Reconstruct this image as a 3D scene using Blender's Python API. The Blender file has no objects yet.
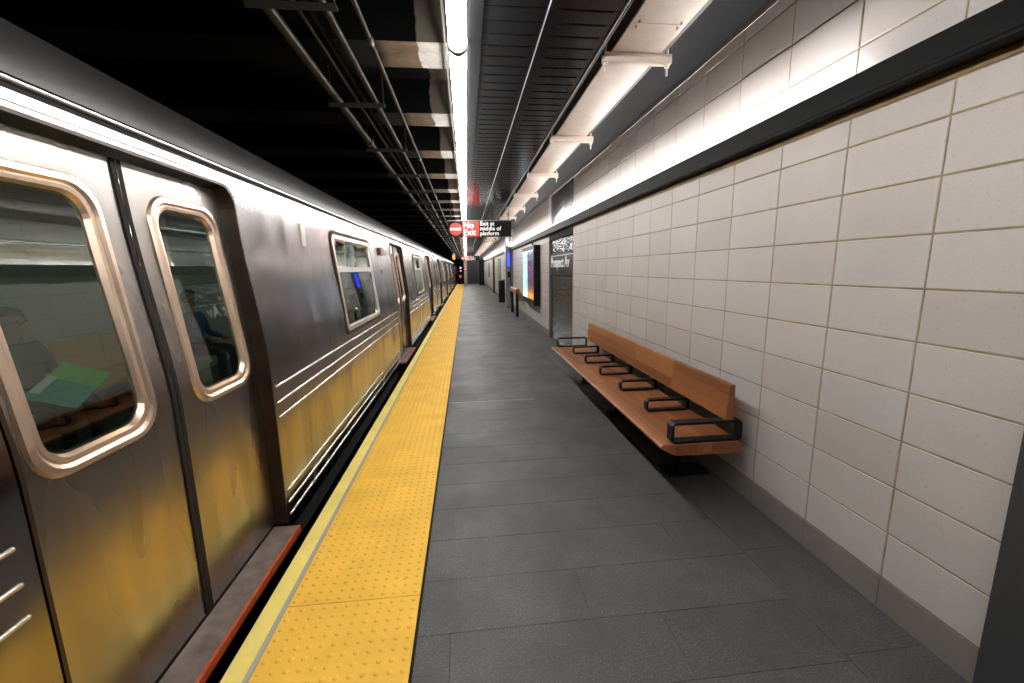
import bpy, bmesh, math, random
from mathutils import Vector, Matrix
random.seed(7)
SC = bpy.context.scene
COL = SC.collection
PI = math.pi
# ------------------------------------------------------------------ camera
H = 1.513
pitch, yaw, roll = math.radians(9.858), math.radians(6.014), math.radians(-0.845)
F = Vector((math.sin(yaw)*math.cos(pitch), math.cos(yaw)*math.cos(pitch), -math.sin(pitch)))
rt = Vector((math.cos(yaw), -math.sin(yaw), 0)); up = rt.cross(F)
R_ = rt*math.cos(roll)+up*math.sin(roll); U_ = up*math.cos(roll)-rt*math.sin(roll)
cam = bpy.data.objects.new('camera', bpy.data.cameras.new('camera'))
COL.objects.link(cam)
cam.data.sensor_width = 36.0
cam.data.lens = 419.77*36/1024
cam.data.clip_start = 0.05; cam.data.clip_end = 300
M = Matrix((R_, U_, -F)).transposed().to_4x4(); M.translation = (0, 0, H)
cam.matrix_world = M
SC.camera = cam
# ------------------------------------------------------------------ world, exposure
w = bpy.data.worlds.new('world'); SC.world = w; w.use_nodes = True
w.node_tree.nodes['Background'].inputs[0].default_value = (0.75, 0.8, 0.9, 1)
w.node_tree.nodes['Background'].inputs[1].default_value = 0.0015
SC.view_settings.view_transform = 'Standard'; SC.view_settings.look = 'None'
SC.view_settings.gamma = 1.0; SC.view_settings.use_curve_mapping = False
SC.view_settings.exposure = 1.85
TUBE = 15.0      # emission of the tube diffusers
COVE = 95.0      # emission of the LED strips in the wall channel
CARLIGHT = 3.6
SC.cycles.max_bounces = 7; SC.cycles.diffuse_bounces = 4; SC.cycles.glossy_bounces = 4
SC.cycles.transparent_max_bounces = 10; SC.cycles.sample_clamp_indirect = 6.0
SC.cycles.caustics_reflective = False; SC.cycles.caustics_refractive = False

# ------------------------------------------------------------------ materials
class NT:
    def __init__(s, name):
        s.m = bpy.data.materials.new(name); s.m.use_nodes = True
        s.t = s.m.node_tree; s.p = s.t.nodes['Principled BSDF']
    def n(s, typ, **kw):
        nd = s.t.nodes.new(typ)
        for k, v in kw.items():
            if k.startswith('i_'):
                key = k[2:].replace('_', ' ')
                nd.inputs[int(key) if key.isdigit() else key].default_value = v
            else: setattr(nd, k, v)
        return nd
    def l(s, a, b): s.t.links.new(a, b)
    def ramp(s, fac, stops):
        r = s.n('ShaderNodeValToRGB'); e = r.color_ramp.elements
        while len(e) < len(stops): e.new(0.5)
        for i, (p, c) in enumerate(stops):
            e[i].position = p; e[i].color = (*c, 1) if len(c) == 3 else c
        s.l(fac, r.inputs[0]); return r.outputs[0]
    def coord(s, kind='Object', scale=(1, 1, 1)):
        c = s.n('ShaderNodeTexCoord'); mp = s.n('ShaderNodeMapping')
        mp.inputs['Scale'].default_value = scale
        s.l(c.outputs[kind], mp.inputs[0]); return mp.outputs[0]
    def noise(s, co, scale, detail=2, rough=.5):
        nz = s.n('ShaderNodeTexNoise'); nz.inputs['Scale'].default_value = scale
        nz.inputs['Detail'].default_value = detail; nz.inputs['Roughness'].default_value = rough
        s.l(co, nz.inputs['Vector']); return nz.outputs['Fac']
    def mix(s, fac, a, b, mode='MIX'):
        m = s.n('ShaderNodeMix', data_type='RGBA', blend_type=mode)
        for v, k in ((fac, 0), (a, 6), (b, 7)):
            if hasattr(v, 'links') or hasattr(v, 'is_linked'): s.l(v, m.inputs[k])
            elif k == 0: m.inputs[0].default_value = v
            else: m.inputs[k].default_value = (*v, 1)
        return m.outputs[2]
    def bump(s, h, strength=.3, dist=.01):
        b = s.n('ShaderNodeBump'); b.inputs['Strength'].default_value = strength
        b.inputs['Distance'].default_value = dist
        s.l(h, b.inputs['Height']); s.l(b.outputs[0], s.p.inputs['Normal'])

def plain(name, c, rough=.5, metal=0.0, spec=.5, noise=0.0, nscale=20, emit=None, es=0):
    t = NT(name); p = t.p
    p.inputs['Roughness'].default_value = rough; p.inputs['Metallic'].default_value = metal
    p.inputs['Specular IOR Level'].default_value = spec
    p.inputs['Base Color'].default_value = (*c, 1)
    if noise:
        f = t.noise(t.coord(), nscale, 4)
        a = tuple(x*(1-noise) for x in c); b = tuple(min(1, x*(1+noise)) for x in c)
        t.l(t.ramp(f, [(.3, a), (.7, b)]), p.inputs['Base Color'])
    if emit:
        p.inputs['Emission Color'].default_value = (*emit, 1); p.inputs['Emission Strength'].default_value = es
    return t.m

def mat_wall_tile():
    t = NT('speckled_glazed_tile')
    g = t.n('ShaderNodeNewGeometry')
    sp = t.noise(g.outputs['Position'], 150, 2, .6)
    bl = t.noise(g.outputs['Position'], 2.6, 4, .6)
    info = t.n('ShaderNodeObjectInfo')
    base = t.ramp(info.outputs['Random'], [(0, (.415, .373, .348)), (.5, (.46, .42, .395)), (1, (.44, .418, .405))])
    b2 = t.mix(t.ramp(bl, [(.35, (0,)*3), (.7, (.35,)*3)]), base, (.37, .33, .30))
    c = t.mix(t.ramp(sp, [(.30, (.6,)*3), (.345, (0,)*3)]), b2, (.27, .22, .17))
    t.l(c, t.p.inputs['Base Color']); t.p.inputs['Roughness'].default_value = .5
    t.p.inputs['Specular IOR Level'].default_value = .35
    t.bump(t.noise(g.outputs['Position'], 14, 3), .12, .004)
    return t.m
def mat_granite():
    t = NT('dark_granite')
    g = t.n('ShaderNodeNewGeometry')
    sp = t.noise(g.outputs['Position'], 140, 3, .8)
    sp2 = t.noise(g.outputs['Position'], 70, 3, .7)
    bl = t.noise(g.outputs['Position'], 1.7, 5, .65)
    info = t.n('ShaderNodeObjectInfo')
    base = t.ramp(info.outputs['Random'], [(0, (.068, .066, .067)), (1, (.079, .077, .078))])
    c = t.mix(t.ramp(sp, [(.54, (0,)*3), (.64, (.8,)*3)]), base, (.22, .215, .205))
    c = t.mix(t.ramp(sp2, [(.30, (.6,)*3), (.42, (0,)*3)]), c, (.03, .03, .032))
    c = t.mix(t.ramp(bl, [(.42, (.5,)*3), (.6, (0,)*3)]), c, (.045, .044, .044))
    t.l(c, t.p.inputs['Base Color'])
    t.l(t.ramp(bl, [(.3, (.62,)*3), (.7, (.46,)*3)]), t.p.inputs['Roughness'])
    t.bump(sp2, .12, .002)
    return t.m
def mat_steel(name, base=(.37, .35, .345), rough=.18, wave=.20):
    t = NT(name)
    co = t.coord('Object', (1, .35, 8)); co2 = t.coord('Object', (1, 1.6, .55)); co3 = t.coord('Object', (1, 3.0, .8))
    br = t.noise(co, 60, 2, .5)
    wv = t.noise(co2, 1.7, 0, .45)
    st = t.noise(co3, 1.6, 2, .5)
    d = tuple(x*.72 for x in base)
    t.l(t.ramp(st, [(.3, d), (.62, base)]), t.p.inputs['Base Color'])
    t.p.inputs['Metallic'].default_value = 1
    t.l(t.ramp(st, [(.3, (rough+.1,)*3), (.7, (rough-.03,)*3)]), t.p.inputs['Roughness'])
    m = t.n('ShaderNodeMath', operation='MULTIPLY'); m.inputs[1].default_value = 0.0; t.l(br, m.inputs[0])
    a = t.n('ShaderNodeMath', operation='ADD'); t.l(m.outputs[0], a.inputs[0]); t.l(wv, a.inputs[1])
    t.bump(a.outputs[0], wave, .03)
    return t.m
def mat_wood():
    t = NT('laminated_oiled_wood')
    co = t.coord('Object'); sx = t.n('ShaderNodeSeparateXYZ'); t.l(co, sx.inputs[0])
    # staves ~45 mm wide across the seat, cut into lengths
    def q(o, k):
        m = t.n('ShaderNodeMath', operation='MULTIPLY'); m.inputs[1].default_value = k; t.l(o, m.inputs[0])
        f = t.n('ShaderNodeMath', operation='FLOOR'); t.l(m.outputs[0], f.inputs[0]); return f.outputs[0]
    fx = q(sx.outputs[0], 21); fy = q(sx.outputs[1], 1.35); fz = q(sx.outputs[2], 14)
    cb = t.n('ShaderNodeCombineXYZ'); t.l(fx, cb.inputs[0]); t.l(fy, cb.inputs[1]); t.l(fz, cb.inputs[2])
    wn = t.n('ShaderNodeTexWhiteNoise'); t.l(cb.outputs[0], wn.inputs[0])
    gr = t.noise(t.coord('Object', (14, .8, 14)), 9, 5, .6)
    a = t.ramp(wn.outputs[0], [(0, (.13, .043, .013)), (.25, (.22, .075, .022)), (.65, (.29, .105, .033)), (1, (.35, .138, .046))])
    c = t.mix(t.ramp(gr, [(.35, (.55,)*3), (.65, (0,)*3)]), a, (.22, .07, .022))
    t.l(c, t.p.inputs['Base Color']); t.p.inputs['Roughness'].default_value = .42
    t.bump(gr, .08, .002)
    return t.m
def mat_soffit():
    # pale beside the tubes, brown then black past uneven edges, darker above beam bottoms
    t = NT('pale_brown_black_concrete')
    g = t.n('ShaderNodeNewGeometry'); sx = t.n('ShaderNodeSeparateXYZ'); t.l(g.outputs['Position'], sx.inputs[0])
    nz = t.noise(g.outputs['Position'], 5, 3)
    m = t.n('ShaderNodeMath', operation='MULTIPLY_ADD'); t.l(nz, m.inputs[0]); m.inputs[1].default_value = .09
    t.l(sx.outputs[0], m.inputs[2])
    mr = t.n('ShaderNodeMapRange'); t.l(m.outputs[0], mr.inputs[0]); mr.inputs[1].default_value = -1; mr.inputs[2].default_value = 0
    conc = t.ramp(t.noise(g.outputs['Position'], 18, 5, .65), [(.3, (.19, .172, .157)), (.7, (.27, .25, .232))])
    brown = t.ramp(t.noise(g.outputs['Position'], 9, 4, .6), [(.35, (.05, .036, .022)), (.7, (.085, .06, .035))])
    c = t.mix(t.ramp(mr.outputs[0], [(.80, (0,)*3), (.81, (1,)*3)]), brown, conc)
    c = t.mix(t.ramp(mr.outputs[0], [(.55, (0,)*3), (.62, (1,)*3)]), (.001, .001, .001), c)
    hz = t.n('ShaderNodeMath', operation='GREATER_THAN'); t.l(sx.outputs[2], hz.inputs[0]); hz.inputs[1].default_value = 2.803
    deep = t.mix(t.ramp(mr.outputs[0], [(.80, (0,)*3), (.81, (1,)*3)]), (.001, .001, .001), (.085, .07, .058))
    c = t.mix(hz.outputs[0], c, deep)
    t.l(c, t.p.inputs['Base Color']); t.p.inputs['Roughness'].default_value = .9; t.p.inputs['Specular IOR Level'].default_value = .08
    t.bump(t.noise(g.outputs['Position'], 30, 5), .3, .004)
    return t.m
def mat_glass(name, tint, spec=.10):
    t = NT(name); t.t.nodes.remove(t.p)
    tr = t.n('ShaderNodeBsdfTransparent'); tr.inputs[0].default_value = (*tint, 1)
    gl = t.n('ShaderNodeBsdfGlossy'); gl.inputs['Roughness'].default_value = .02
    gl.inputs['Color'].default_value = (.8, .87, .82, 1)
    fr = t.n('ShaderNodeFresnel'); fr.inputs[0].default_value = 1.55
    ad = t.n('ShaderNodeMath', operation='ADD'); ad.inputs[1].default_value = spec; t.l(fr.outputs[0], ad.inputs[0])
    mx = t.n('ShaderNodeMixShader'); t.l(ad.outputs[0], mx.inputs[0]); t.l(tr.outputs[0], mx.inputs[1]); t.l(gl.outputs[0], mx.inputs[2])
    t.l(mx.outputs[0], t.t.nodes['Material Output'].inputs[0])
    return t.m
def mat_map_screen():
    t = NT('lit_map_screen'); co = t.coord('Generated', (1, 1, 1))
    v = t.n('ShaderNodeTexVoronoi'); v.feature = 'DISTANCE_TO_EDGE'; v.inputs['Scale'].default_value = 9; t.l(co, v.inputs[0])
    sx = t.n('ShaderNodeSeparateXYZ'); t.l(co, sx.inputs[0])
    bg = t.ramp(sx.outputs[2], [(0, (.75, .8, .95)), (.12, (.7, .8, 1)), (.16, (.25, .5, .95)), (.5, (.5, .75, .85)), (.85, (.35, .6, .9)), (1, (.05, .15, .5))])
    n2 = t.ramp(t.noise(co, 5, 3), [(.45, (0,)*3), (.55, (1,)*3)])
    bg = t.mix(n2, bg, (.6, .8, .75))
    c = t.mix(t.ramp(v.outputs[0], [(.02, (1,)*3), (.05, (0,)*3)]), bg, (.12, .3, .55))
    t.l(c, t.p.inputs['Emission Color']); t.p.inputs['Emission Strength'].default_value = .42
    t.p.inputs['Base Color'].default_value = (.02, .02, .02, 1); t.p.inputs['Roughness'].default_value = .15
    return t.m
def mat_ad_screen():
    t = NT('lit_advert_screen'); co = t.coord('Generated')
    sx = t.n('ShaderNodeSeparateXYZ'); t.l(co, sx.inputs[0])
    c = t.ramp(sx.outputs[2], [(0, (.5, .3, .02)), (.08, (.9, .45, .03)), (.15, (.5, .12, .05)), (.2, (.25, .09, .1)),
                               (.45, (.09, .05, .13)), (.6, (.22, .06, .12)), (.75, (.03, .05, .16)), (1, (.01, .05, .12))])
    n = t.noise(co, 6, 3)
    c = t.mix(t.ramp(n, [(.5, (0,)*3), (.7, (.5,)*3)]), c, (.02, .02, .05))
    t.l(c, t.p.inputs['Emission Color']); t.p.inputs['Emission Strength'].default_value = .3
    t.p.inputs['Base Color'].default_value = (.02, .02, .02, 1); t.p.inputs['Roughness'].default_value = .15
    return t.m
def mat_yellow(name, c):
    t = NT(name); g = t.n('ShaderNodeNewGeometry')
    n = t.noise(g.outputs['Position'], 3, 5, .6)
    d = tuple(x*.86 for x in c)
    col = t.ramp(n, [(.35, d), (.65, c)])
    n2 = t.noise(g.outputs['Position'], 38, 2, .5)
    col = t.mix(t.ramp(n2, [(.24, (.6,)*3), (.29, (0,)*3)]), col, (.3, .16, .02))
    t.l(col, t.p.inputs['Base Color']); t.p.inputs['Roughness'].default_value = .6
    t.p.inputs['Specular IOR Level'].default_value = .3
    return t.m

m_tile = mat_wall_tile(); m_granite = mat_granite()
m_steel = mat_steel('brushed_stainless_steel'); m_steel_door = mat_steel('brushed_door_steel', (.45, .42, .395), .24, .16)
m_roof = plain('dull_roof_steel', (.13, .128, .125), .38, .9, noise=.15, nscale=3)
m_trim_steel = plain('bright_trim_steel', (.78, .76, .72), .2, 1.0)
m_frame_tan = plain('warm_window_frame_metal', (.72, .55, .42), .3, .85, noise=.12, nscale=6)
m_frame_pale = plain('pale_window_frame_metal', (.72, .68, .62), .32, .7, noise=.1, nscale=8)
m_gasket = plain('brown_gasket', (.06, .034, .022), .7, spec=.2, noise=.3, nscale=10)
m_rubber = plain('black_door_rubber', (.018, .012, .01), .8, spec=.2)
m_jamb = plain('dark_door_jamb', (.035, .022, .014), .4, .4, noise=.4, nscale=6)
m_grout = plain('tan_grout', (.27, .21, .125), .9, spec=.1, noise=.3, nscale=9)
m_grout_floor = plain('grey_floor_grout', (.105, .102, .097), .8)
m_base = plain('grey_base_tile', (.195, .17, .15), .5, noise=.12, nscale=4)
m_wood = mat_wood(); m_brownstrip = plain('matte_brown', (.20, .145, .085), .8, spec=.1, noise=.2)
m_blackmetal = plain('black_powder_coat', (.005, .005, .0055), .5, .0, spec=.22, noise=.15, nscale=30)
m_channel = plain('satin_black_channel', (.003, .0032, .0036), .5, .0, spec=.08)
m_slat = plain('glossy_black_ceiling_slat', (.013, .0135, .015), .16, .1, spec=.5)
m_slat_back = plain('black_ceiling_backing', (.004, .004, .004), .9)
m_chrome_line = plain('bright_seam_strip', (.42, .42, .44), .35, 0)
m_grey_ceil = plain('dark_grey_painted_ceiling', (.004, .0042, .0048), .8, spec=.06, noise=.25, nscale=2)
m_cream = plain('cream_painted_metal', (.62, .53, .46), .38, .0, spec=.5, noise=.06, nscale=12)
_t = m_cream.node_tree; _n = _t.nodes.new('ShaderNodeTexNoise'); _n.inputs['Scale'].default_value = 160; _b = _t.nodes.new('ShaderNodeBump'); _b.inputs['Strength'].default_value = .35; _b.inputs['Distance'].default_value = .003
_g = _t.nodes.new('ShaderNodeNewGeometry'); _t.links.new(_g.outputs['Position'], _n.inputs['Vector']); _t.links.new(_n.outputs['Fac'], _b.inputs['Height']); _t.links.new(_b.outputs[0], _t.nodes['Principled BSDF'].inputs['Normal'])
m_brown = plain('brown_tray_side', (.045, .033, .023), .6, noise=.35, nscale=5)
m_soffit = mat_soffit(); m_strut = plain('dark_strut', (.012, .009, .006), .6, spec=.2)
m_black = plain('sooty_black', (.006, .006, .006), .9)
m_bed = plain('track_bed_grime', (.012, .011, .010), .9, noise=.5, nscale=3)
m_rail = plain('track_rail_steel', (.12, .10, .09), .4, .8)
m_tactile = mat_yellow('yellow_tactile_paving', (1.0, .575, .075))
m_edge = mat_yellow('pale_yellow_edge_paint', (1.0, .80, .22))
m_sealant = plain('grey_joint_sealant', (.42, .39, .33), .8)
m_concrete = plain('platform_concrete', (.04, .038, .036), .9, noise=.4, nscale=4)
m_darktile = plain('glazed_charcoal_tile', (.009, .0095, .011), .22, spec=.3)
m_darkgrout = plain('charcoal_grout', (.012, .012, .012), .8)
m_signblack = plain('sign_black_enamel', (.006, .006, .007), .3, spec=.15)
m_signred = plain('sign_red_enamel', (.62, .028, .018), .4, emit=(.75, .045, .03), es=.05)
m_signwhite = plain('sign_white_enamel', (.85, .85, .85), .4, emit=(1, 1, 1), es=.12)
m_letter = plain('letter_white_enamel', (.85, .85, .85), .4)
m_tube = plain('lit_tube_diffuser', (.9, .9, .9), .4, emit=(1, .985, .955), es=TUBE)
m_led = plain('lit_led_strip', (.9, .9, .9), .4, emit=(1, .96, .93), es=COVE)
m_housing = plain('grey_light_housing', (.2, .2, .21), .3, .6)
m_greycol = plain('grey_painted_column', (.19, .19, .2), .45, noise=.1, nscale=3)
m_blue = plain('lit_blue_panel', (.01, .02, .3), .3, emit=(.03, .06, 1.0), es=.9)
m_endwall = plain('dark_grey_end_wall', (.03, .032, .036), .5, noise=.12, nscale=1.5)
m_seat = plain('orange_yellow_seat_plastic', (.55, .27, .04), .4)
m_carwall = plain('car_lining', (.34, .34, .30), .5)
m_carfloor = plain('car_floor', (.05, .045, .04), .6)
m_carlight = plain('lit_car_ceiling_strip', (.8, .8, .8), .4, emit=(.85, 1, .9), es=CARLIGHT)
m_ad = plain('yellow_advert_card', (.75, .52, .04), .5)
m_sillred = plain('orange_red_sill_edge', (.5, .085, .022), .5, noise=.2, nscale=20)
m_silltop = plain('worn_brown_sill', (.16, .12, .105), .6, noise=.35, nscale=14)
m_glass = mat_glass('car_window_glass', (.34, .42, .38), .10)
m_pipe = plain('dusty_conduit', (.016, .0105, .0045), .42, .15, spec=.3, noise=.35, nscale=10)
m_map = mat_map_screen(); m_adscreen = mat_ad_screen()
m_green = plain('green_poster', (.10, .22, .06), .5); m_purple = plain('purple_poster', (.08, .05, .22), .5)
m_binrim = plain('tan_bin_rim', (.25, .2, .12), .5)
m_skin = plain('skin', (.35, .2, .13), .55); m_hair = plain('dark_hair', (.02, .014, .01), .6); m_hairbrown = plain('brown_hair', (.15, .085, .05), .7, noise=.3, nscale=30)
m_cloth_grey = plain('grey_green_cloth', (.07, .085, .075), .85); m_cloth_blue = plain('blue_cloth', (.006, .022, .10), .85)
m_cloth_black = plain('black_cloth', (.012, .012, .014), .85); m_shoe = plain('shoe', (.02, .02, .02), .5)
m_teal = plain('teal_folder_card', (.02, .36, .26), .5); m_lime = plain('lime_folder_card', (.16, .58, .06), .5); m_paper = plain('white_paper', (.8, .8, .8), .6)
m_lantern = plain('lit_amber_lantern', (.5, .3, .02), .4, emit=(1, .6, .12), es=.12)
m_redlamp = plain('lit_red_lamp', (.5, .02, .02), .4, emit=(1, .04, .04), es=2.0)
m_indicator = plain('brown_lamp_lens', (.14, .05, .02), .35)

# ------------------------------------------------------------------ mesh helpers
def link(o, parent=None):
    COL.objects.link(o)
    if parent is not None: o.parent = parent
    return o
def obj(name, bm, mats, parent=None, loc=None, smooth=False):
    me = bpy.data.meshes.new(name)
    if smooth:
        for f in bm.faces: f.smooth = True
    bm.to_mesh(me); bm.free()
    for m in (mats if isinstance(mats, (list, tuple)) else [mats]): me.materials.append(m)
    o = bpy.data.objects.new(name, me)
    if loc is not None: o.location = loc
    return link(o, parent)
def inst(name, me, loc, parent=None, rot=None):
    o = bpy.data.objects.new(name, me); o.location = loc
    if rot: o.rotation_euler = rot
    return link(o, parent)
def box(bm, x0, x1, y0, y1, z0, z1, mi=0):
    v = [bm.verts.new(p) for p in ((x0,y0,z0),(x1,y0,z0),(x1,y1,z0),(x0,y1,z0),(x0,y0,z1),(x1,y0,z1),(x1,y1,z1),(x0,y1,z1))]
    for q in ((0,3,2,1),(4,5,6,7),(0,1,5,4),(1,2,6,5),(2,3,7,6),(3,0,4,7)):
        f = bm.faces.new([v[i] for i in q]); f.material_index = mi
def B(*a, **k):
    bm = bmesh.new(); box(bm, *a, **k); return bm
def boxes(lst):
    bm = bmesh.new()
    for a in lst: box(bm, *a)
    return bm
def bev(bm, w=.004, seg=2):
    bmesh.ops.bevel(bm, geom=bm.edges[:], offset=w, segments=seg, affect='EDGES', profile=.5, clamp_overlap=True)
    return bm
def tube(bm, pts, r, seg=10, cap=True):
    pts = [Vector(p) for p in pts]; rings = []
    for i, p in enumerate(pts):
        d = (pts[min(i+1, len(pts)-1)]-pts[max(i-1, 0)]).normalized()
        a = d.cross(Vector((0, 0, 1)))
        if a.length < .01: a = d.cross(Vector((1, 0, 0)))
        a.normalize(); b = d.cross(a)
        rr = r[i] if isinstance(r, (list, tuple)) else r
        rings.append([bm.verts.new(p+(a*math.cos(2*PI*k/seg)+b*math.sin(2*PI*k/seg))*rr) for k in range(seg)])
    for i in range(len(rings)-1):
        for k in range(seg):
            f = bm.faces.new((rings[i][k], rings[i][(k+1) % seg], rings[i+1][(k+1) % seg], rings[i+1][k])); f.smooth = True
    if cap:
        bm.faces.new(rings[0][::-1]); bm.faces.new(rings[-1])
def T(*a, **k):
    bm = bmesh.new(); tube(bm, *a, **k); return bm
def tag(o, label, cat, group=None):
    o['label'] = label; o['category'] = cat
    if group: o['group'] = group
    return o
def thing(name, loc, label, cat, group=None):
    o = bpy.data.objects.new(name, None); o.location = loc; o.empty_display_size = .1
    link(o); return tag(o, label, cat, group)
def struct(o): o['kind'] = 'structure'; return o
def stuff(o): o['kind'] = 'stuff'; return o
def copy_tree(o, parent=None):
    c = o.copy(); COL.objects.link(c); c.parent = parent
    for ch in kids.get(o.name, []): copy_tree(ch, c)
    return c
kids = {}
def index_kids():
    kids.clear()
    for o in bpy.data.objects:
        if o.parent: kids.setdefault(o.parent.name, []).append(o)

YN, YF = -5.0, 44.5      # near and far ends of what is built of the platform
WX = 1.776               # face of the tiled wall
# ================================================================== FLOOR
floor = struct(obj('floor', B(-.865, 2.05, YN, YF, -.35, -.0035), m_grout_floor))
def pad_mesh(name, w, d, h=.012, ch=.0012):
    # top-chamfered slab, w along x, d along y, centred
    bm = bmesh.new(); x, y = w/2, d/2
    a = [bm.verts.new(p) for p in ((-x,-y,-h),(x,-y,-h),(x,y,-h),(-x,y,-h))]
    b = [bm.verts.new(p) for p in ((-x,-y,-ch),(x,-y,-ch),(x,y,-ch),(-x,y,-ch))]
    c = [bm.verts.new(p) for p in ((-x+ch,-y+ch,0),(x-ch,-y+ch,0),(x-ch,y-ch,0),(-x+ch,y-ch,0))]
    for i in range(4):
        j = (i+1) % 4
        bm.faces.new((a[i], a[j], b[j], b[i])); bm.faces.new((b[i], b[j], c[j], c[i]))
    bm.faces.new(c); bm.faces.new(a[::-1])
    return bm
def meshof(bm, name, mat):
    me = bpy.data.meshes.new(name); bm.to_mesh(me); bm.free(); me.materials.append(mat); return me
P_ = .3136; G_ = .0016
far_bm = bmesh.new(); cache = {}
def floor_tile(x0, x1, y0, y1):
    w_, d_ = x1-x0-G_, y1-y0-G_
    if w_ < .02: return
    cx, cy = (x0+x1)/2, (y0+y1)/2
    if -1.0 < cy < 8.6:
        k = (round(w_, 3), round(d_, 3))
        if k not in cache: cache[k] = meshof(pad_mesh('t', w_, d_), 'floor_tile', m_granite)
        inst('floor_tile', cache[k], (cx, cy, random.uniform(-.0006, 0)), floor)
    else:
        box(far_bm, x0+G_/2, x1-G_/2, y0+G_/2, y1-G_/2, -.012, 0)
xL, xM, xR = -.252, 1.432, WX-.006
k = int((YN-1.242)/P_)
while 1.242+k*P_ < YF-.2:
    y0 = 1.242+k*P_; y1 = y0+P_
    j0 = [.807, .498, .187][k % 3]
    js = [xL]+[x for x in (j0-.92, j0, j0+.92) if xL+.03 < x < xM-.03]+[xM]
    for a, b in zip(js, js[1:]): floor_tile(a, b, y0, y1)
    k += 1
y = 1.895-.627*11
while y < YF:
    floor_tile(xM, xR, max(y, YN), min(y+.627, YF)); y += .627
stuff(obj('floor_tile', far_bm, m_granite, floor))
# pale sealant joints across the platform
for n in range(1, 9):
    yj = 1.242+P_*11+(n-1)*P_*15
    obj('expansion_joint', B(xL, .75, yj-.004, yj+.004, -.002, .0008), m_sealant, floor)
obj('edge_gap', B(-.265, -.253, YN, YF, -.0034, -.0018), m_rubber, floor)

# ------------------------------------------------------------------ tactile strip
strip = thing('tactile_strip', (-.56, 0, 0), 'long yellow tactile warning strip with raised domes along the platform edge beside the train', 'paving')
def tactile_bm(domes=True):
    L, W = 1.217, .598
    bm = pad_mesh('x', W, L, .0125, .002)
    for f in bm.faces: pass
    if domes:
        nx, ny = 12, 24
        for i in range(nx):
            for j in range(ny):
                cx = -W/2+W*(i+.5)/nx; cy = -L/2+L*(j+.5)/ny
                r0, r1, hh, s = .0125, .0065, .0048, 8
                a = [bm.verts.new((cx+r0*math.cos(2*PI*t/s), cy+r0*math.sin(2*PI*t/s), -.0002)) for t in range(s)]
                b = [bm.verts.new((cx+r1*math.cos(2*PI*t/s), cy+r1*math.sin(2*PI*t/s), hh)) for t in range(s)]
                for t in range(s): bm.faces.new((a[t], a[(t+1) % s], b[(t+1) % s], b[t]))
                bm.faces.new(b)
    return bm
tm = meshof(tactile_bm(), 'tactile_tile', m_tactile)
y = 1.79-1.22*5+.61
while y < YF:
    inst('tactile_tile', tm, (-.0+(-.565+.56), y, 0), strip); y += 1.22
obj('edge_band', B(-.968+.56, -.887+.56, YN, YF, -.05, .001), m_edge, strip)
obj('joint_line', B(-.887+.56, -.866+.56, YN, YF, -.012, -.0005), m_sealant, strip)
struct(obj('platform_edge', B(-.966, -.866, YN, YF, -1.35, -.0505), m_concrete))
struct(obj('platform_side', B(-.866, -.80, YN, YF, -1.35, -.351), m_concrete))

# ================================================================== RIGHT WALL
TH, TW = .21, .4225
Y0c = 1.467                       # a vertical joint
NY0, NY1 = 6.98, 9.03             # dark niche
wall = struct(obj('wall_right', boxes([(WX+.0032, 2.1, YN, NY0, -.35, 3.2), (WX+.075, 2.1, NY0, NY1, -.35, 3.2), (WX+.0032, 2.1, NY1, YF, -.35, 3.2)]), m_grout))
def wtile_bm(L, Hh):
    # wall tile: face towards -x, origin at centre of its face plane
    bm = bmesh.new(); y, z, c = L/2, Hh/2, .0022
    a = [bm.verts.new((.009, *p)) for p in ((-y,-z),(y,-z),(y,z),(-y,z))]
    b = [bm.verts.new((.0018, *p)) for p in ((-y,-z),(y,-z),(y,z),(-y,z))]
    d = [bm.verts.new((0, *p)) for p in ((-y+c,-z+c),(y-c,-z+c),(y-c,z-c),(-y+c,z-c))]
    for i in range(4):
        j = (i+1) % 4
        bm.faces.new((a[j], a[i], b[i], b[j])); bm.faces.new((b[j], b[i], d[i], d[j]))
    bm.faces.new(d[::-1])
    return bm
wcache = {}; wfar = bmesh.new(); nt = 0
def wall_tile(y0, y1, z0, z1, mat=m_tile, name='wall_tile', g=.0074, force_far=False):
    global nt
    L, Hh = y1-y0-g, z1-z0-g
    if L < .02: return
    if not force_far and -1.2 < (y0+y1)/2 < NY0:
        k = (round(L, 3), round(Hh, 3), mat.name)
        if k not in wcache: wcache[k] = meshof(wtile_bm(L, Hh), name, mat)
        inst(name, wcache[k], (WX+random.uniform(-.0006, .0006), (y0+y1)/2, (z0+z1)/2), wall); nt += 1
    else:
        box(wfar, WX, WX+.009, y0+g/2, y1-g/2, z0+g/2, z1-g/2)
BZ = .150
rows = [(BZ+i*TH, BZ+(i+1)*TH) for i in range(9)]+[(2.04, 2.166)]+[(2.2, 2.46), (2.46, 2.67), (2.67, 2.88), (2.88, 2.955)]
DOORY = 1.078
kk = -16
while Y0c+kk*TW < YF:
    a, b = Y0c+kk*TW, Y0c+(kk+1)*TW
    for (z0, z1) in rows:
        for (lo, hi) in ((YN, NY0), (NY1, YF)):
            l2 = lo
            if lo == YN and z0 < 2.1: l2 = DOORY
            y0, y1 = max(a, l2), min(b, hi)
            if y1-y0 > .03: wall_tile(y0, y1, z0, z1)
    kk += 1
stuff(obj('wall_tile', wfar, m_tile, wall))
# brown strip under the channel, white top moulding
for (a, b) in ((DOORY, NY0), (NY1, YF)):
    obj('brown_strip', B(WX-.0015, WX+.01, a, b, 2.168, 2.1995), m_brownstrip, wall)
obj('top_moulding', boxes([(WX-.006, WX+.01, YN, YF, 2.957, 2.999)]), m_base, wall)
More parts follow.
